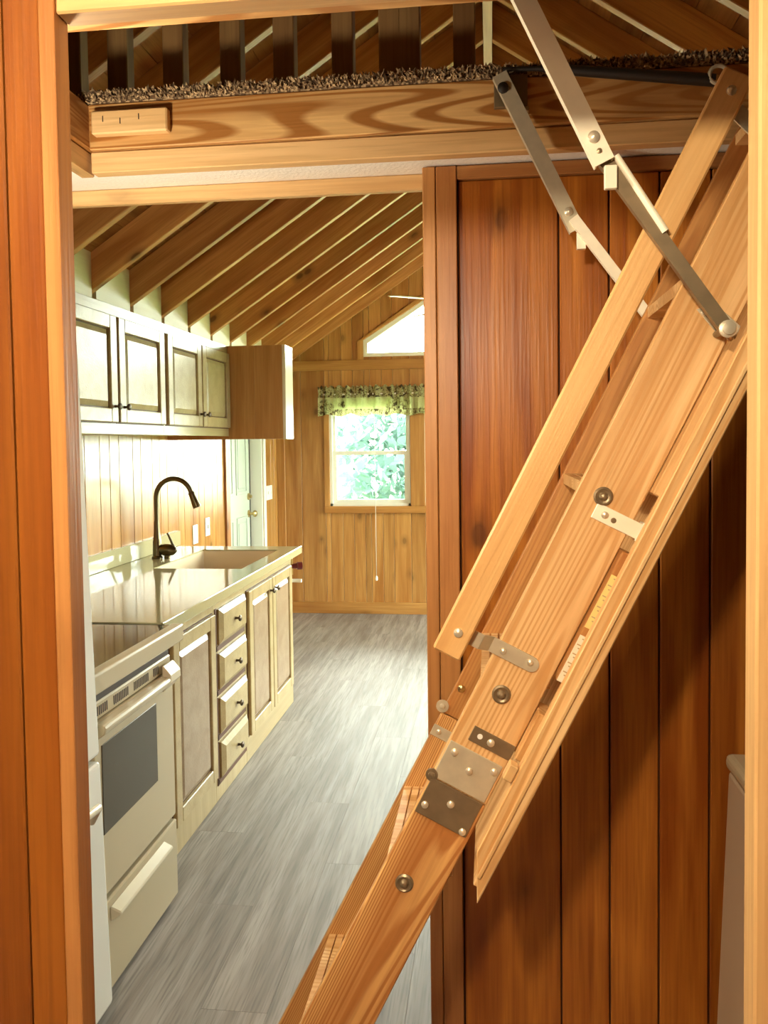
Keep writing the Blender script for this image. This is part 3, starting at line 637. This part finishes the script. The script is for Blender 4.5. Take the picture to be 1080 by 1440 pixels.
# spring arms
def channel(name, p, q, wdt, dep, y, mat, par, th=.003, open_side=1):
    p = V((p[0], y, p[1])); q = V((q[0], y, q[1])); ax = (q - p).normalized(); side = ax.cross(V((0, 1, 0))).normalized()
    bm = bmesh.new(); L = (q - p)
    def slab_(c, w_, y0, y1): add_poly_prism(bm, [side * (c - w_ / 2) + V((0, y0, 0)), side * (c + w_ / 2) + V((0, y0, 0)), side * (c + w_ / 2) + V((0, y1, 0)), side * (c - w_ / 2) + V((0, y1, 0))], L)
    slab_(0, wdt, 0, th)
    slab_(wdt / 2 - th / 2, th, th, dep * open_side if open_side > 0 else th); slab_(-wdt / 2 + th / 2, th, th, dep)
    return finish(bm, name, mat, par, Matrix.Translation(p))
top, mid, piv = (.035, 2.212), (.163, 1.945), (.366, 1.672)
for y, ym, mats, far in ((1.206, 1.220, ('galv_light', 'galv_dark'), False), (1.640, 1.630, ('galv', 'galv_light'), True)):
    a = ld
    if not far: top, mid, piv = (.030, 2.19), (.157, 1.930), (.347, 1.660)
    else: top, mid, piv = (.035, 2.212), (.163, 1.945), (.366, 1.672)
    e0 = (mid[0] + .012, mid[1] - .024)
    up = (top[0] - .012, top[1] + .025) if far else (.000, 2.262)
    channel('upper_arm', up, e0, .030, .016, y, M[mats[0]], a)
    lathe('pivot_bolt', [(.009, 0), (.009, .003), (.006, .006), (0, .007)], (mid[0] - .004, y, mid[1] + .012), (0, -1, 0), M['rivet'], a, 14)
    lathe('rivet', [(.004, 0), (.004, .002), (0, .003)], (mid[0] + .004, y, mid[1] - .008), (0, -1, 0), M['galv_dark'], a, 10)
    box('stop_tab', (mid[0] + .012, y + .002, mid[1] - .062), (mid[0] + .030, y + .012, mid[1] - .028), M['galv_light'], a, bev=.001)
    channel('lower_arm', (mid[0] + .004, mid[1] - .002), piv, .020, .012, ym, M[mats[1]], a)
    if not far:
        q0 = V((mid[0] + .030, ym - .001, mid[1] - .012)); q1 = V((.258, ym - .001, 1.805))
        tube('spring_rod', [q0, q1], .0055, M['galv_light'], a, 10)
    lathe('pivot_bolt', [(.013, 0), (.013, .003), (.009, .004), (.009, .008), (.004, .009), (0, .009)], (piv[0], ym, piv[1]), (0, -1, 0), M['rivet'], a, 18)
    yy = NY0 if not far else FY1 + .004
    bp_ = prism('pivot_plate', [(.318, yy, 1.700), (.345, yy, 1.708), (.384, yy, 1.672), (.376, yy, 1.652), (.350, yy, 1.660)], (0, -.003 if not far else .003, 0), M['galv'], a, bev=.0008)
    if not far:
        tube('pivot_post', [(piv[0], NY0 - .003, piv[1]), (piv[0], ym + .003, piv[1])], .005, M['galv_dark'], a, 10)
        for x, z in ((.330, 1.694), (.368, 1.655)): lathe('rivet', [(.006, 0), (.005, .003), (0, .004)], (x, yy - .003, z), (0, -1, 0), M['rivet'], bp_, 10)
    else:
        box('beam_bracket', (.012, 1.668, 2.182), (.080, YBEAM - .0005, 2.246), M['galv_dark'], a, bev=.001)
        box('bracket_tab', (.045, 1.660, 2.168), (.082, YBEAM - .001, 2.178), M['galv'], a, bev=.001)
        lathe('pivot_bolt', [(.011, 0), (.011, .004), (.006, .007), (0, .008)], (.030, y - .0, 2.208), (0, -1, 0), M['black'], a, 14)
        tube('pivot_post', [(.030, y + .003, 2.208), (.030, 1.668, 2.208)], .006, M['black'], a, 10)
        rod = tube('spring_tube', [(.030, 1.655, 2.252), (.10, 1.655, 2.249), (.13, 1.654, 2.246), (.44, 1.64, 2.198)], [.004, .005, .010, .012], M['black'], a, 12)
        bm = bmesh.new(); R = .017; n = 20
        tube_into(bm, [(R * math.cos(t * 2 * math.pi / n), 0, R * math.sin(t * 2 * math.pi / n)) for t in range(n + 1)], .004, 8)
        finish(bm, 'spring_loop', M['galv'], rod, Matrix.Translation(V((.445, 1.632, 2.205))), True)

# ------------------------------------------------------------------ loft railing and carpet
lr = thing('loft_railing', (-.5, 1.87, 2.26), 'row of dark wooden posts standing on the carpeted loft edge', 'railing')
for x in (-1.72, -1.57, -1.43, -1.29, -1.145, -.995, -.878, -.74, -.60, -.472, -.333, -.223, -.178, -.052):
    ztop = min(roof(x + .027), roof(x - .027)) - .002
    box('baluster', (x - .026, 1.845, 2.262), (x + .024, 1.885, ztop), M['stud'], lr, bev=.002)
cp = thing('carpet', (0, 1.79, 2.246), 'brown speckled carpet on the loft floor above the opening', 'carpet')
box('carpet_sheet', (XL + .02, YBEAM + .002, 2.247), (XR - .02, 1.898, 2.262), M['carpet'], cp)
bm = bmesh.new(); rnd = random.Random(5)
for k in range(9000):
    x = rnd.uniform(OX0 - .02, 1.0); y = YBEAM - .004 + abs(rnd.gauss(0, .02)); z = rnd.uniform(2.248, 2.270)
    s = rnd.uniform(.0025, .005); d = V((rnd.gauss(0, .5), -rnd.random() * .8, rnd.random())).normalized()
    p = V((x, y, z)); u = d.orthogonal().normalized(); v2 = d.cross(u)
    a = [bm.verts.new(p + u * s * math.cos(t) + v2 * s * math.sin(t)) for t in (0, 2.09, 4.19)]; tp = bm.verts.new(p + d * s * 2.6)
    for i in range(3): bm.faces.new((a[i], a[(i + 1) % 3], tp))
pile = finish(bm, 'carpet_pile', M['carpet'], cp); pile['kind'] = 'stuff'
for a, b in (((XL + .02, YB + .01, 2.242), (XR - .02, OY0 - .04, 2.262)), ((XL + .02, OY0 - .04, 2.242), (OX0 - .04, YBEAM + .0, 2.262))):
    box('carpet_sheet', a, b, M['carpet'], cp)

# ------------------------------------------------------------------ kitchen
FX = -1.150        # cabinet face
def raised_door(par, y0, y1, z0, z1, x, knob_y=None, knob_z=None, name='door', sw=.055, pm='cab'):
    bm = bmesh.new(); t = .019
    box('door_reveal', (x + .0002, y0 - .006, z0 - .005), (x + .004, y1 + .006, z1 + .004), M['cab_dark'], par)
    for a, b in (((x, y0, z0), (x + t, y0 + sw, z1)), ((x, y1 - sw, z0), (x + t, y1, z1)), ((x, y0 + sw, z0), (x + t, y1 - sw, z0 + sw)), ((x, y0 + sw, z1 - sw), (x + t, y1 - sw, z1))): add_box(bm, a, b)
    bevel(bm, .003)
    c = V((x, (y0 + y1) / 2, z0)); bmesh.ops.translate(bm, verts=bm.verts, vec=-c)
    d = finish(bm, name, M['cab'], par, Matrix.Translation(c))
    # raised centre panel with a sloped margin
    a0, a1, c0, c1 = y0 + sw + .005, y1 - sw - .005, z0 + sw + .005, z1 - sw - .005; mg = .022; bm = bmesh.new()
    o_ = [(x + .005, a0, c0), (x + .005, a1, c0), (x + .005, a1, c1), (x + .005, a0, c1)]
    i_ = [(x + .016, a0 + mg, c0 + mg), (x + .016, a1 - mg, c0 + mg), (x + .016, a1 - mg, c1 - mg), (x + .016, a0 + mg, c1 - mg)]
    k_ = [(x + .0042, q[1], q[2]) for q in o_]
    A = [bm.verts.new(V(p) - c) for p in o_]; B = [bm.verts.new(V(p) - c) for p in i_]; C_ = [bm.verts.new(V(p) - c) for p in k_]
    bm.faces.new(B); bm.faces.new(list(reversed(C_)))
    for i in range(4):
        j = (i + 1) % 4; bm.faces.new((A[i], A[j], B[j], B[i])); bm.faces.new((C_[i], C_[j], A[j], A[i]))
    finish(bm, 'raised_panel', M[pm], d, Matrix.Translation(c))
    if knob_y is not None: knob(d, (x + t, knob_y, knob_z))
    return d
def knob(par, p): lathe('knob', [(.006, 0), (.005, .010), (.006, .014), (.013, .018), (.014, .023), (.010, .027), (0, .028)], p, (1, 0, 0), M['knob'], par, 16)
def base_cabinet(y0, y1, label, top=.857):
    c = thing('base_cabinet', (FX, (y0 + y1) / 2, 0), label, 'cabinet', 'base cabinets under the counter')
    box('body', (XL + .001, y0 + .0005, 0), (FX - .018, y1 - .0005, top), M['cab_edge'], c)
    box('face_frame', (FX - .018, y0 + .0005, 0), (FX, y1 - .0005, .857), M['cab'], c, bev=.001)
    return c
c = base_cabinet(2.56, 3.16, 'base cabinet with one tall raised-panel door beside the range')
raised_door(c, 2.70, 3.135, .115, .800, FX, pm='cab_panel_dim')
c = base_cabinet(3.16, 3.575, 'narrow base cabinet with a stack of four knobbed drawers')
for i in range(4):
    z1 = .808 - i * .1885; z0 = z1 - .150; y0, y1 = 3.195, 3.545
    bm = bmesh.new(); x = FX; mg = .022
    o_ = [(y0, z0), (y1, z0), (y1, z1), (y0, z1)]; i_ = [(y0 + mg, z0 + mg), (y1 - mg, z0 + mg), (y1 - mg, z1 - mg), (y0 + mg, z1 - mg)]
    cc = V((x, 3.37, z0))
    K0 = [bm.verts.new(V((x + .0005, *p)) - cc) for p in o_]; K1 = [bm.verts.new(V((x + .012, *p)) - cc) for p in o_]; K2 = [bm.verts.new(V((x + .026, *p)) - cc) for p in i_]
    bm.faces.new(list(reversed(K0))); bm.faces.new(K2)
    for k in range(4):
        j = (k + 1) % 4; bm.faces.new((K0[k], K0[j], K1[j], K1[k])); bm.faces.new((K1[k], K1[j], K2[j], K2[k]))
    d = finish(bm, 'drawer', M['cab'], c, Matrix.Translation(cc))
    knob(d, (x + .026, 3.37, (z0 + z1) / 2))
    box('drawer_gap', (FX, 3.178, z0 - .028), (FX + .004, 3.562, z0 - .006), M['cab_dark'], c)
    box('drawer_gap', (FX, 3.172, z0 - .028), (FX + .004, 3.190, z1 + .004), M['cab_dark'], c)
c = base_cabinet(3.575, 4.46, 'sink base cabinet with two raised-panel doors at counter end', .705)
raised_door(c, 3.600, 3.992, .120, .806, FX, 3.955, .745, pm='cab_panel_dim'); raised_door(c, 4.003, 4.405, .120, .806, FX, 4.040, .745, pm='cab_panel_dim')
# worktop with sink cut-out
ct = thing('worktop', (-1.5, 3.55, .858), 'glossy cream laminate worktop with backsplash above the base cabinets', 'worktop')
SX0, SX1, SY0, SY1 = -1.645, -1.20, 3.70, 4.375; CE = -1.112; CY0, CY1 = 2.56, 4.53
bm = bmesh.new()
for a, b in (((XL, CY0, .858), (SX0, CY1, .897)), ((SX1, CY0, .858), (CE, CY1, .897)), ((SX0, CY0, .858), (SX1, SY0, .897)), ((SX0, SY1, .858), (SX1, CY1, .897))): add_box(bm, a, b)
bmesh.ops.remove_doubles(bm, verts=bm.verts, dist=1e-4)
finish(bm, 'slab', M['counter'], ct)
box('front_edge', (CE, CY0, .856), (CE + .008, CY1 + .008, .899), M['counter'], ct, bev=.003, seg=2)
box('backsplash', (XL + .0005, CY0, .898), (XL + .018, 4.565, .985), M['counter'], ct, bev=.002)
sk = thing('kitchen_sink', (-1.42, 4.04, .70), 'beige undermount sink basin set into the cream worktop', 'sink')
bm = bmesh.new(); e = .008
for a, b in (((SX0 + .001, SY0 + .001, .72), (SX0 + e, SY1 - .001, .890)), ((SX1 - e, SY0 + .001, .72), (SX1 - .001, SY1 - .001, .890)), ((SX0 + e, SY0 + .001, .72), (SX1 - e, SY0 + e, .890)), ((SX0 + e, SY1 - e, .72), (SX1 - e, SY1 - .001, .890)), ((SX0 + .001, SY0 + .001, .712), (SX1 - .001, SY1 - .001, .72))): add_box(bm, a, b)
finish(bm, 'basin', M['sink'], sk)
lathe('drain', [(.04, 0), (.04, .003), (.02, .002), (0, .002)], (-1.42, 4.04, .7205), (0, 0, 1), M['rivet'], sk)
fc = thing('kitchen_faucet', (-1.765, 4.03, .897), 'bronze gooseneck faucet with pull-down spray head behind sink', 'faucet')
bx, by, bz = -1.765, 4.03, .8975
lathe('base', [(.030, 0), (.030, .008), (.024, .014), (.023, .09), (.020, .10), (.016, .14), (.0135, .20)], (bx, by, bz), (0, 0, 1), M['bronze'], fc, 20)
R = .098; zt = bz + .325
arc = [(bx, by, bz + .18), (bx, by, bz + .26), (bx, by, zt)] + [(bx + R - R * math.cos(a), by, zt + R * math.sin(a)) for a in [math.pi * k / 14 * .91 for k in range(1, 15)]]
tube('neck', arc, .0125, M['bronze'], fc, 14)
e1 = V(arc[-1]); dd = (V(arc[-1]) - V(arc[-2])).normalized()
lathe('spray_head', [(.0135, 0), (.017, .006), (.0165, .02), (.019, .05), (.022, .08), (.021, .088), (0, .088)], e1, dd, M['bronze'], fc, 16)
lathe('valve_body', [(.010, -.05), (.026, -.035), (.032, -.012), (.032, .012), (.026, .035), (.012, .05)], (bx + .055, by, bz + .045), (1, 0, -.05), M['bronze'], fc, 18)
tube('valve_foot', [(bx + .055, by, bz), (bx + .055, by, bz + .03)], .016, M['bronze'], fc)
tube('lever', [(bx + .10, by, bz + .04), (bx + .085, by, bz + .075), (bx + .058, by, bz + .135)], [.010, .007, .0055], M['bronze'], fc)
# things at the counter end
o = thing('wall_hook', (-1.16, 4.47, .75), 'small dark red peg on a brass plate at worktop end', 'hook')
box('hook_plate', (-1.165, 4.4605, .74), (-1.140, 4.464, .835), M['brass'], o, bev=.001)
lathe('peg', [(.014, 0), (.016, .03), (.022, .035), (.022, .062), (0, .064)], (-1.150, 4.464, .79), (.9, .44, 0), M['red_brown'], o, 16)
o = thing('towel_bar', (-1.15, 4.47, .70), 'short white towel bar below the dark red peg', 'bar')
tube('bar', [(-1.40, 4.50, .70), (-1.10, 4.50, .70)], .011, M['plastic'], o)
for x in (-1.38, -1.165): box('bracket', (x, 4.4605, .69), (x + .012, 4.5, .71), M['plastic'], o, bev=.001)
# upper cabinets
UX = -1.50
def upper_cabinet(y0, y1, doors, label):
    c = thing('wall_cabinet', (UX, (y0 + y1) / 2, 1.55), label, 'cabinet', 'wall cabinets over the counter')
    box('body', (XL + .001, y0 + .0005, 1.55), (UX - .018, y1 - .0005, 2.06), M['cab'], c)
    box('face_frame', (UX - .018, y0 + .0005, 1.545), (UX, y1 - .0005, 2.062), M['cab'], c, bev=.001)
    for a, b, ky in doors: raised_door(c, a, b, 1.592, 2.015, UX, ky, 1.655)
upper_cabinet(2.575, 3.53, ((2.61, 3.045, 3.015), (3.063, 3.515, 3.095)), 'pale two-door wall cabinet nearer the fridge')
upper_cabinet(3.53, 4.446, ((3.552, 3.985, 3.955), (4.000, 4.428, 4.03)), 'pale two-door wall cabinet next to the deep brown-sided cabinet')
ec = thing('deep_cabinet', (-1.5, 4.53, 1.53), 'deep narrow wall cabinet with plain brown side and pale door', 'cabinet')
box('side_panel', (XL + .001, 4.447, 1.527), (-1.50, 4.465, 2.062), M['cab_edge'], ec, bev=.001)
box('side_panel', (-1.50, 4.447, 1.527), (-1.345, 4.465, 2.062), M['cab_edge'], ec, bev=.0012, grain=2)
box('side_panel', (-1.3445, 4.447, 1.527), (-1.180, 4.465, 2.062), M['cab_edge'], ec, bev=.0012, grain=2)
box('body', (XL + .001, 4.4655, 1.527), (-1.182, 4.615, 2.062), M['cab'], ec)
box('door', (-1.180, 4.447, 1.524), (-1.160, 4.615, 2.064), M['cream_light'], ec, bev=.003)
# wall plates
def wall_plate(y, z, kind, label):
    t = thing('light_switch' if kind else 'power_outlet', (XL, y, z), label, 'switch' if kind else 'outlet')
    box('cover_plate', (XL + .0002, y - .04, z - .06), (XL + .007, y + .04, z + .06), M['plastic'], t, bev=.002)
    if kind: box('toggle', (XL + .007, y - .006, z - .012), (XL + .016, y + .006, z + .014), M['plastic'], t, bev=.002)
    else:
        for dz in (-.022, .022):
            box('socket', (XL + .007, y - .016, z + dz - .014), (XL + .0085, y + .016, z + dz + .014), M['plastic'], t, bev=.003)
            for dy in (-.007, .005): box('slot', (XL + .0085, y + dy, z + dz - .005), (XL + .0088, y + dy + .002, z + dz + .006), M['dark_slot'], t)
wall_plate(4.84, .93, False, 'white outlet plate on the wall just past the backsplash')
wall_plate(5.06, .955, True, 'white switch plate on the wall between outlet and door')
wall_plate(6.50, 1.085, True, 'white switch plate between the pale door and the corner')
wall_plate(6.59, 1.085, True, 'second white switch plate closest to the corner')

# range
RX = -1.045; RY0, RY1 = 1.945, 2.475
rg = thing('kitchen_range', (RX, 2.21, 0), 'cream electric range with black glass cooktop and oven window', 'stove')
box('body', (XL + .03, RY0, .02), (RX - .022, RY1, .868), M['cream'], rg)
box('cooktop', (XL + .03, RY0, .868), (RX - .03, 2.556, .893), M['black_glass'], rg, bev=.003)
box('cooktop_trim', (RX - .0295, RY0, .842), (RX + .012, 2.556, .899), M['cream'], rg, bev=.007, seg=3)
box('control_gap', (RX - .022, RY0 + .002, .806), (RX - .010, RY1, .842), M['dark_slot'], rg)
vp = box('vent_panel', (RX - .022, RY0 + .002, .766), (RX - .004, RY1, .815), M['cream'], rg, bev=.004)
y = RY0 + .01
while y < 2.38:
    if int((y - RY0) / .085) % 1 == 0 and ((y - RY0) % .13) < .10: box('vent_slot', (RX - .0042, y, .778), (RX - .0030, y + .005, .803), M['dark_slot'], vp)
    y += .0105
od = box('oven_door', (RX - .022, RY0 + .002, .285), (RX + .006, RY1 - .004, .764), M['cream'], rg, bev=.006, seg=2)
box('oven_window', (RX + .0055, RY0 + .04, .455), (RX + .0085, 2.332, .700), M['oven_glass'], od, bev=.001)
hd_ = prism('door_handle', [(RX + .006, RY0 + .01, .722), (RX + .030, RY0 + .01, .738), (RX + .036, RY0 + .01, .752), (RX + .030, RY0 + .01, .764), (RX + .006, RY0 + .01, .766)], (0, .44, 0), M['cream'], od, bev=.003)
prism('handle_end', [(RX + .006, 2.386, .715), (RX + .036, 2.386, .748), (RX + .034, 2.386, .772), (RX + .010, 2.386, .80), (RX + .0062, 2.386, .80)], (0, .078, 0), M['cream_light'], od, bev=.004)
dr = box('storage_drawer', (RX - .022, RY0 + .002, .018), (RX + .008, RY1 - .004, .270), M['cream'], rg, bev=.006, seg=2)
prism('drawer_grip', [(RX + .008, RY0 + .06, .205), (RX + .030, RY0 + .08, .212), (RX + .030, RY0 + .08, .222), (RX + .008, RY0 + .06, .248)], (0, .36, 0), M['cream_light'], dr, bev=.003)
box('drawer_gap', (RX - .022, RY0 + .002, .2705), (RX - .012, RY1, .2845), M['dark_slot'], rg)
# fridge, leaning back slightly
fg = thing('refrigerator', (-1.42, 1.60, 0), 'tall white refrigerator with bottom freezer beside the range', 'refrigerator')
tilt = Matrix.Translation((-.985, 0, 0)) @ Matrix.Rotation(math.radians(-1.6), 4, 'Y') @ Matrix.Translation((.985, 0, 0))
def fbox(name, lo, hi, mat, par=None, bev=.004, seg=2):
    lo = V(lo); hi = V(hi); c = (lo + hi) / 2; h = (hi - lo) / 2
    bm = bmesh.new(); add_box(bm, -h, h); bevel(bm, bev, seg)
    return finish(bm, name, mat, par or fg, tilt @ Matrix.Translation(c))
fbox('body', (-1.76, 1.285, .03), (-1.052, 1.915, 1.85), M['fridge'])
fbox('freezer_drawer', (-1.048, 1.283, .05), (-.985, 1.917, .690), M['fridge'], bev=.012, seg=3)
fbox('fridge_door', (-1.048, 1.283, .704), (-.985, 1.917, 1.860), M['fridge'], bev=.012, seg=3)
fbox('door_gasket', (-1.052, 1.30, .08), (-1.048, 1.90, 1.84), M['dark_slot'], bev=0)
for y in (1.33, 1.85): fbox('foot', (-1.1, y, .0), (-1.06, y + .03, .0295), M['dark_slot'], bev=.001)
bm = bmesh.new()
pts = [tilt @ V((-.985, y, z)) + V((dx, 0, 0)) for y, z, dx in ((1.35, .575, .0), (1.36, .60, .026), (1.60, .628, .034), (1.84, .60, .026), (1.85, .56, .0))]
tube('freezer_handle', pts, .011, M['cream_light'], fg, 10)
# washer behind the right jamb
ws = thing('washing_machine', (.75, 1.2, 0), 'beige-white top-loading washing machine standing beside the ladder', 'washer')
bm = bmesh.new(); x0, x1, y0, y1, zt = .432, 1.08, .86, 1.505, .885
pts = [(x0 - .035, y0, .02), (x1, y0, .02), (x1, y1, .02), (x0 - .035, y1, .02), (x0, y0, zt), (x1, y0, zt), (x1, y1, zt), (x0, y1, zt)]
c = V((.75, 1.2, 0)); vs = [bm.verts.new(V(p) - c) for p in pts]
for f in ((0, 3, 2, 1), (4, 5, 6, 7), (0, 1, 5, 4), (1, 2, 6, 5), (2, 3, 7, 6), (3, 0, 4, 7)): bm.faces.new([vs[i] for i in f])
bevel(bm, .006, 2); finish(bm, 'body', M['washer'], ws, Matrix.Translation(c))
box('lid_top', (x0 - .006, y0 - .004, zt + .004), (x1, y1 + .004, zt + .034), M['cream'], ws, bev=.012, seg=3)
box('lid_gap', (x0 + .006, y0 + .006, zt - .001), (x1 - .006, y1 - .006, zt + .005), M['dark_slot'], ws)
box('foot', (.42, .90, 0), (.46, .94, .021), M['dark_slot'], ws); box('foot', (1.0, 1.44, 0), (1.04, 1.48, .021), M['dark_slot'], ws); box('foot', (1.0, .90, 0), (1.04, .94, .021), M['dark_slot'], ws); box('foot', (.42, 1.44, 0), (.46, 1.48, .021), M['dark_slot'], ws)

# valance over the end window
va = thing('window_valance', (-1.02, YE - .09, 1.73), 'ruffled camouflage fabric valance hanging above the end window', 'valance')
bm = bmesh.new(); nxv, nzv = 150, 22; xa, xb = -1.478, 0.62; grid = []
for i in range(nxv + 1):
    t = i / nxv; x = xa + (xb - xa) * t; row = []
    for j in range(nzv + 1):
        f = j / nzv; z = 1.735 + (1.985 - 1.735) * f
        gather = math.exp(-((f - .72) / .10) ** 2)
        amp = .018 * (1 - gather) + .006
        ph = x * 62 + 2.2 * math.sin(x * 9); ph2 = x * 130 + 3 * math.sin(x * 17)
        y = YE - .085 - amp * math.sin(ph) * (1.1 - f * .4) - (.010 * math.sin(ph2) if f > .55 else .004 * math.sin(ph2)) + .012 * gather
        z2 = z + (.010 * math.sin(x * 31 + 1) if j == 0 else 0) + (.012 * math.sin(ph2) if j == nzv else 0)
        row.append(bm.verts.new((x, y, z2)))
    grid.append(row)
for i in range(nxv):
    for j in range(nzv): bm.faces.new((grid[i][j], grid[i + 1][j], grid[i + 1][j + 1], grid[i][j + 1]))
finish(bm, 'fabric', M['camo'], va, smooth=True)
tube('curtain_rod', [(-1.478, YE - .06, 1.917), (.62, YE - .06, 1.917)], .008, M['plastic'], va, 10)
for x in (-1.47, .61): box('rod_bracket', (x, YE - .06, 1.905), (x + .01, YE - .0325, 1.93), M['plastic'], va)
# blind cord hanging beside the window
cd = thing('blind_cord', (-.995, YE - .05, .3), 'thin pale blind cord hanging below the end window sill', 'cord')
tube('string', [(-.995, YE - .052, 1.75), (-.995, YE - .052, .34)], .0022, M['plastic'], cd, 6)
lathe('cord_tassel', [(.003, 0), (.010, .012), (.012, .035), (.006, .045)], (-.995, YE - .052, .342), (0, 0, -1), M['plastic'], cd, 12)

# ceiling fan hanging from the ridge
fx, fy, fz = 0.0, 5.70, 2.46
fn = thing('ceiling_fan', (fx, fy, fz), 'pale ceiling fan hanging from the ridge before the end wall', 'fan')
fl_ = bpy.data.lights.new('fan_fill_lamp', 'POINT'); fl_.energy = FAN_FILL['energy']; fl_.color = FAN_FILL['color']; fl_.shadow_soft_size = .10
link(bpy.data.objects.new('fan_fill_lamp', fl_), fn, Matrix.Translation(V((fx, fy, fz - .31))))
tube('downrod', [(fx, fy, roof(0) - .022), (fx, fy, fz + .10)], .014, M['bronze'], fn)
lathe('motor_housing', [(.03, .12), (.11, .10), (.13, .05), (.13, 0), (.09, -.03), (.05, -.06), (0, -.065)], (fx, fy, fz), (0, 0, 1), M['bronze'], fn, 24)
lathe('light_bowl', [(.05, -.066), (.10, -.09), (.11, -.13), (.07, -.18), (0, -.19)], (fx, fy, fz), (0, 0, 1), M['plastic'], fn, 24)
for k in range(5):
    a = math.radians(212 - 72 * k); dr_ = V((math.cos(a), math.sin(a), 0)); sd = V((-math.sin(a), math.cos(a), -.14)).normalized(); c = V((fx, fy, fz + .01))
    prism('blade', [c + dr_ * .22 - sd * .055, c + dr_ * .74 - sd * .07, c + dr_ * .78 - sd * .03, c + dr_ * .78 + sd * .03, c + dr_ * .74 + sd * .07, c + dr_ * .22 + sd * .055], dr_.cross(sd) * .006, M['fan_white'], fn, grain=dr_, bev=.001)
    tube('blade_arm', [c + dr_ * .12, c + dr_ * .26], .010, M['bronze'], fn, 8)

# daylight portals in the windows help the sampler; they add no light of their own
def portal(loc, rot, sx_, sy_):
    l = bpy.data.lights.new('portal', 'AREA'); l.shape = 'RECTANGLE'; l.size = sx_; l.size_y = sy_; l.cycles.is_portal = True
    o = bpy.data.objects.new('portal', l); COL.objects.link(o); o.location = loc; o.rotation_euler = rot
portal((0, YE + .13, (WZ0 + WZ1) / 2), (-math.pi / 2, 0, 0), 2.9, WZ1 - WZ0)
portal((0, YE + .13, 2.63), (-math.pi / 2, 0, 0), 2.3, .85)
portal((XR + .14, 3.95, 1.4), (0, math.pi / 2, 0), .95, .85)
portal((XR + .14, 5.75, 1.02), (0, math.pi / 2, 0), 2.0, 1.42)
